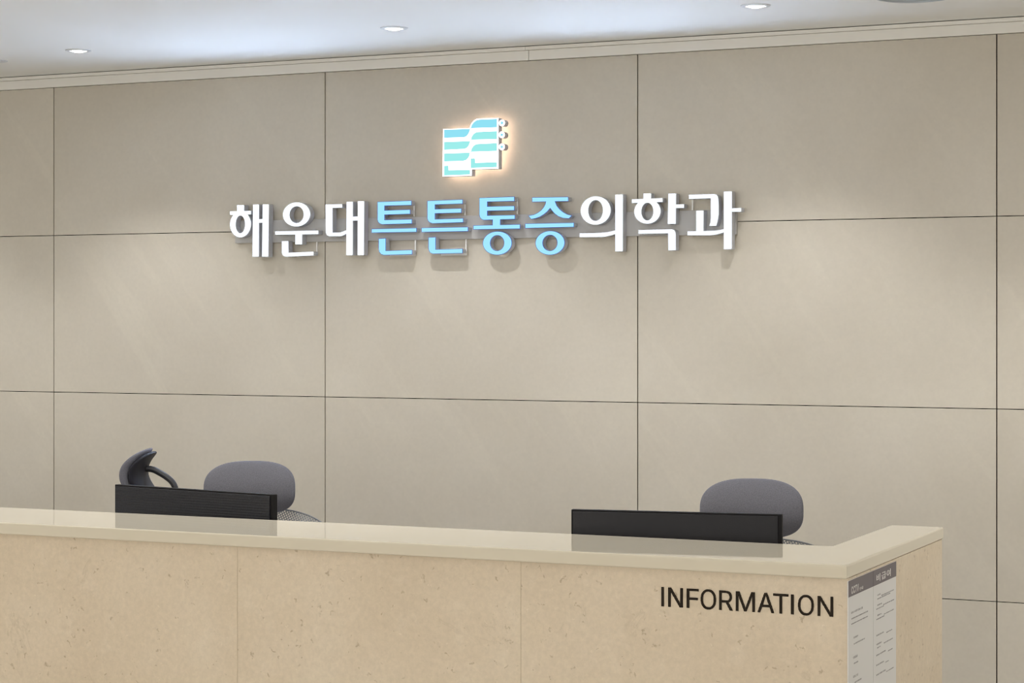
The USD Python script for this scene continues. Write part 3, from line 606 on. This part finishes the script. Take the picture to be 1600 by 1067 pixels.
sign = thing('wall_sign', 'lit row of raised white and blue Korean letters on the back wall', 'sign', (0, 0, 0))
obj('mounting_bar', rbx(-1.572, 0.352, -0.016, -0.0005, 1.7575, 1.8390, r=0.0008), 'sign_bar', sign, smooth=False)
BACK, FRONT = -0.0165, -0.0455
brackets = {'un': [(-1.2290, -1.2240, 1.718, 1.757)],
            'teun': [(-0.8315, -0.8265, 1.716, 1.757), (-0.930, -0.8265, 1.7025, 1.7075), (-0.8365, -0.8320, 1.840, 1.884)],
            'teun2': [(-0.6335, -0.6285, 1.716, 1.757), (-0.728, -0.6285, 1.7010, 1.7070), (-0.6375, -0.6330, 1.840, 1.884)],
            'tong': [(-0.4372, -0.4328, 1.840, 1.895)],
            'gwa': [(0.1988, 0.2032, 1.840, 1.880)]}
for n, strokes in SIGN:
    u = syllable(strokes)
    blue = n in ('teun', 'teun2', 'tong', 'jeung')
    L = obj('letter', extrude_xz(u, FRONT, BACK), 'sign_metal', sign, smooth=25, label='blue lit letter' if blue else 'white lit letter')
    if blue:
        rim = u.buffer(0.0011, join_style=2)
        obj('letter_rim', extrude_xz(rim.difference(u.buffer(0.0001)), FRONT - 0.0022, FRONT - 0.0002), 'letter_rim', L, smooth=25)
    if blue:
        obj('letter_face', extrude_xz(u, FRONT - 0.0020, FRONT - 0.0001), 'letter_blue', L, smooth=False)
    else:                       # a translucent edge around the bright lit panel, the panel set a little back
        core = u.buffer(-0.0030, join_style=2)
        obj('letter_edge', extrude_xz(u.difference(core), FRONT - 0.0020, FRONT - 0.0001), 'letter_white_edge', L, smooth=False)
        obj('letter_face', extrude_xz(core.buffer(-0.0001), FRONT - 0.0008, FRONT - 0.0001), 'letter_white', L, smooth=False)
    for (a, b, z0, z1) in brackets.get(n, []):
        obj('support_bracket', bx(a, b, -0.0185, -0.0155, z0, z1), 'sign_bracket', L, smooth=False)

# ---- the emblem above it
logo = thing('logo_sign', 'lit white emblem with aqua stripes and warm halo, above the row of letters', 'sign', (0, 0, 0))
plate = Polygon(LOGO_PLATE).buffer(0)
LF, LB = -0.055, -0.026
obj('plate', extrude_xz(plate, LF + 0.002, LB), 'sign_metal', logo, smooth=25)
obj('lit_face', extrude_xz(plate, LF, LF + 0.0019), 'logo_white', logo, smooth=False)
for k, s in enumerate(LOGO_STRIPES):
    obj('stripe', extrude_xz(Polygon(s).buffer(0), LF - 0.0008, LF - 0.0001), 'logo_sky' if k in (0, 4) else 'logo_aqua', logo, smooth=False)
for (x, z) in LOGO_DOTS:
    d = obj('ring_dot', extrude_xz(Point(x, z).buffer(0.0116, 24), LF + 0.002, LB), 'sign_metal', logo, smooth=25)
    obj('dot_face', extrude_xz(Point(x, z).buffer(0.0116, 24).difference(Point(x, z).buffer(0.0047, 24)), LF, LF + 0.0019), 'logo_white', d, smooth=False)
    obj('dot_centre', extrude_xz(Point(x, z).buffer(0.0046, 24), LF + 0.0002, LF + 0.0019), 'logo_sky', d, smooth=False)
halo_shape = unary_union([plate.buffer(-0.006)] + [Point(x, z).buffer(0.0075, 16) for x, z in LOGO_DOTS])
halo_ring = halo_shape.difference(plate.buffer(-0.016))
obj('halo_strip', extrude_xz(halo_ring, LB + 0.0001, LB + 0.0022), 'halo_led', logo, smooth=False, label='warm light strip behind the plate')
for (x, z) in ((-0.655, 2.09), (-0.54, 2.12), (-0.655, 2.02), (-0.54, 2.04)):
    obj('wall_spacer', extrude_xz(Point(x, z).buffer(0.006, 12), LB + 0.0001, -0.0003), 'sign_metal', logo)

# ================================================================== MONITORS
def monitor(label, A, B, ztop, skin):
    A, B = np.array(A), np.array(B)
    w = float(np.linalg.norm(B - A))
    h = w * 9 / 16 + 0.018
    mid = (A + B) / 2
    ang = math.degrees(math.atan2(B[1] - A[1], B[0] - A[0]))
    t = thing('monitor', label, 'computer monitor', (mid[0], mid[1], 0.7402), ang)
    z1 = ztop - 0.7402
    z0 = z1 - h
    obj('bezel', rbx(-w / 2, w / 2, 0.003, 0.016, z0, z1, r=0.0012), 'monitor_bezel', t, smooth=False)
    obj('back_cover', rbx(-w / 2 + 0.004, w / 2 - 0.0075, -0.0005, 0.0031, z0 + 0.004, z1 - 0.0035, r=0.0008), skin, t, smooth=False)
    obj('screen', bx(-w / 2 + .008, w / 2 - .008, 0.0159, 0.0164, z0 + .02, z1 - .008), 'screen_off', t, smooth=False)
    obj('stand_neck', rbx(-.03, .03, -0.022, -0.0006, 0.008, z1 - .12, r=0.004), 'monitor_bezel', t)
    obj('stand_base', lathe([(0, 0), (0.075, 0), (0.077, 0.004), (0.068, 0.010), (0, 0.012)], 40).apply_translation([0, 0.045, 0]), 'monitor_bezel', t)
    return t


monitor('black monitor with a finely ridged back, in front of the two grey chairs', (-.162, -2.743), (.291, -2.826), 1.118, 'monitor_ridged')
monitor('smooth matte black monitor nearer the corner of the counter, before a single chair', (.951, -2.805), (1.354, -2.736), 1.111, 'monitor_matte')

# ================================================================== CHAIRS
def superellipse(a, b, p, n):
    th = np.linspace(0, 2 * math.pi, n, endpoint=False)
    c_, s_ = np.cos(th), np.sin(th)
    return np.stack([a * np.sign(c_) * np.abs(c_) ** (2 / p), b * np.sign(s_) * np.abs(s_) ** (2 / p)], 1)


HA, HB, HZ, HY = 0.130, 0.0765, 0.9985, -0.200      # headrest: half width, half height, centre


def head_base(x, z, wrap=0.020, crown=0.044):
    return HY + wrap * (x / HA) ** 2 + crown * (1 - (z / HB) ** 2)


def shell_of(a, b, p, front, back, rings=14, n=72):
    """A closed cushion: outline a superellipse, front and back sheets given as functions of (x, z, r)."""
    ol = superellipse(a, b, p, n)
    v, f = [], []
    rr = 1 - (1 - np.linspace(0, 1, rings)) ** 1.8
    for sheet in (front, back):
        for r in rr:
            q = ol * r
            v += [(x, sheet(x, z, r), z) for x, z in q]
    N = rings * n
    for k in range(rings - 1):
        for i in range(n):
            a_, b_, c_, d = k * n + i, k * n + (i + 1) % n, (k + 1) * n + i, (k + 1) * n + (i + 1) % n
            f += [(a_, c_, d), (a_, d, b_), (N + a_, N + d, N + c_), (N + a_, N + b_, N + d)]
    for i in range(n):                    # close the rim
        a_, b_ = (rings - 1) * n + i, (rings - 1) * n + (i + 1) % n
        f += [(a_, N + a_, N + b_), (a_, N + b_, b_)]
    m = trimesh.Trimesh(v, f, process=True)
    m.update_faces(m.nondegenerate_faces())
    m.fix_normals()
    return m


def office_chair(label, loc, rotz, drop=0.0):
    t = thing('office_chair', label, 'office chair', loc, rotz, None)
    # base
    hub = lathe([(0, 0.055), (0.035, 0.055), (0.04, 0.075), (0.032, 0.10), (0, 0.105)], 24)
    obj('base_hub', hub, 'chair_plastic', t)
    for k in range(5):
        a = 2 * math.pi * k / 5 + 0.3
        d = np.array([math.cos(a), math.sin(a), 0])
        leg = obj('base_leg', tube([d * .02 + [0, 0, .085], d * .12 + [0, 0, .08], d * .28 + [0, 0, .066]], [.020, .017, .012]), 'chair_plastic', t)
        n_ = np.array([-d[1], d[0], 0])
        wheels = []
        for s in (-1, 1):
            w_ = trimesh.creation.cylinder(radius=0.026, height=0.016, sections=20)
            w_.apply_transform(trimesh.geometry.align_vectors([0, 0, 1], n_))
            w_.apply_translation(d * .28 + n_ * s * 0.013 + [0, 0, 0.026])
            wheels.append(w_)
        obj('caster', cat(*wheels, tube([d * .28 + [0, 0, .03], d * .28 + [0, 0, .062]], .006)), 'caster_black', leg)
    obj('gas_lift', lathe([(0, .10), (.026, .10), (.026, .26), (.015, .265), (.015, .42), (0, .42)], 24), 'chair_plastic', t)
    # seat
    so = Polygon(superellipse(0.245, 0.235, 3.2, 64))
    st = slab(so, 0.435, 0.495, r=0.028, n=6)
    st.apply_translation([0, 0.03, 0])
    obj('seat', st, 'chair_fabric', t, smooth=50)
    obj('seat_pan', rbx(-.13, .13, -.14, .16, .405, .4345, r=.01), 'chair_plastic', t)
    # armrests
    for s in (-1, 1):
        arm = obj('armrest', rbx(s * .275 - .04, s * .275 + .04, -.10, .14, .66, .69, r=.013), 'chair_plastic', t)
        obj('armrest_post', tube(smoothed([(s * .12, .02, .42), (s * .24, .02, .42), (s * .282, .02, .46), (s * .28, .02, .662)], 6), .014), 'chair_plastic', arm)
    # mesh back
    BA, BZ0, BZ1 = 0.268, 0.52, 0.934 - drop
    bz, bb = (BZ0 + BZ1) / 2, (BZ1 - BZ0) / 2

    def back_y(x, z):
        u = (z - bz) / bb
        return -0.195 - 0.028 * u + 0.030 * (1 - u * u) + 0.060 * (x / BA) ** 2 - 0.02 * np.maximum(u, 0) ** 3
    ol = superellipse(BA, bb, 2.9, 120) + [0, bz]
    loop = np.array([(x, back_y(x, z), z) for x, z in ol])
    obj('back_frame', tube(np.vstack([loop, loop[:1]]), 0.0022, 8), 'chair_mesh', t)
    inside = Polygon(ol)
    v, f = [], []
    pitch, wd = 0.0062, 0.0023
    from shapely.geometry import LineString
    for sgn, off, wdt in ((1.9, 0.0, wd * 1.15), (-0.55, 0.0009, wd)):
        dvec = np.array([1, sgn]) / math.hypot(1, sgn)
        nv = np.array([-dvec[1], dvec[0]])
        for k in range(-62, 63):
            ctr = np.array([0, bz]) + nv * k * pitch
            ln = LineString([ctr - dvec * .6, ctr + dvec * .6]).intersection(inside)
            if ln.is_empty or ln.length < .01:
                continue
            a, b = np.array(ln.coords[0]), np.array(ln.coords[-1])
            m_ = max(2, int(ln.length / 0.03) + 1)
            base = len(v)
            for s in np.linspace(0, 1, m_):
                q = a + (b - a) * s
                for e in (-1, 1):
                    r_ = q + nv * e * wdt / 2
                    v.append((r_[0], back_y(r_[0], r_[1]) - off, r_[1]))
            for j in range(m_ - 1):
                o = base + 2 * j
                f += [(o, o + 1, o + 3), (o, o + 3, o + 2)]
    obj('back_mesh', trimesh.Trimesh(v, f, process=False), 'chair_mesh', t, smooth=False, kind='stuff')
    # spine and headrest
    obj('back_spine', tube(smoothed([(0, -.08, .425), (0, -.20, .43), (0, -.262, .50), (0, -.268, .66), (0, -.278, .80), (0, -.280, .90 - drop)], 8), [.019] * 41), 'chair_plastic', t)
    obj('back_yoke', tube(smoothed([(-.18, -.165, .64), (-.08, -.240, .655), (0, -.262, .66), (.08, -.240, .655), (.18, -.165, .64)], 6), .011), 'chair_plastic', t)
    obj('headrest_stem', tube(smoothed([(0, -.160, 1.012), (0, -.198, 1.009), (0, -.222, .998), (0, -.243, .985), (0, -.260, .970), (0, -.270, .952), (0, -.274, .93), (0, -.280, .885 - drop)], 6), .0098), 'chair_plastic', t)
    pad_f = lambda x, z, r: head_base(x, z) + 0.010 + 0.017 * math.sqrt(max(0.0, 1 - r ** 5))
    pad_b = lambda x, z, r: head_base(x, z) + 0.010 - 0.017 * math.sqrt(max(0.0, 1 - r ** 7))
    pad = shell_of(HA, HB, 2.75, pad_f, pad_b)
    pad.apply_translation([0, 0, HZ])
    h = obj('headrest', pad, 'chair_fabric', t, smooth=50)
    sh_f = lambda x, z, r: head_base(x, z) - 0.0085
    sh_b = lambda x, z, r: head_base(x, z) - 0.0105 - (0.011 + 0.010 * (z / HB) ** 2) * math.sqrt(max(0.0, 1 - r ** 12))
    she = shell_of(HA * .93, HB * .865, 2.75, sh_f, sh_b)
    she.apply_translation([0, 0, HZ])
    obj('headrest_shell', she, 'chair_shell', h, smooth=50)
    return t


office_chair('grey office chair turned sideways behind the left monitor, dark back of its headrest showing', (-1.400, -1.138, 0), 113.3)
office_chair('grey office chair facing the counter behind the left monitor, headrest seen from the front', (-0.549, -1.596, 0), 204)
office_chair('grey office chair facing the counter behind the right monitor', (0.925, -1.637, 0), 194, drop=0.016)
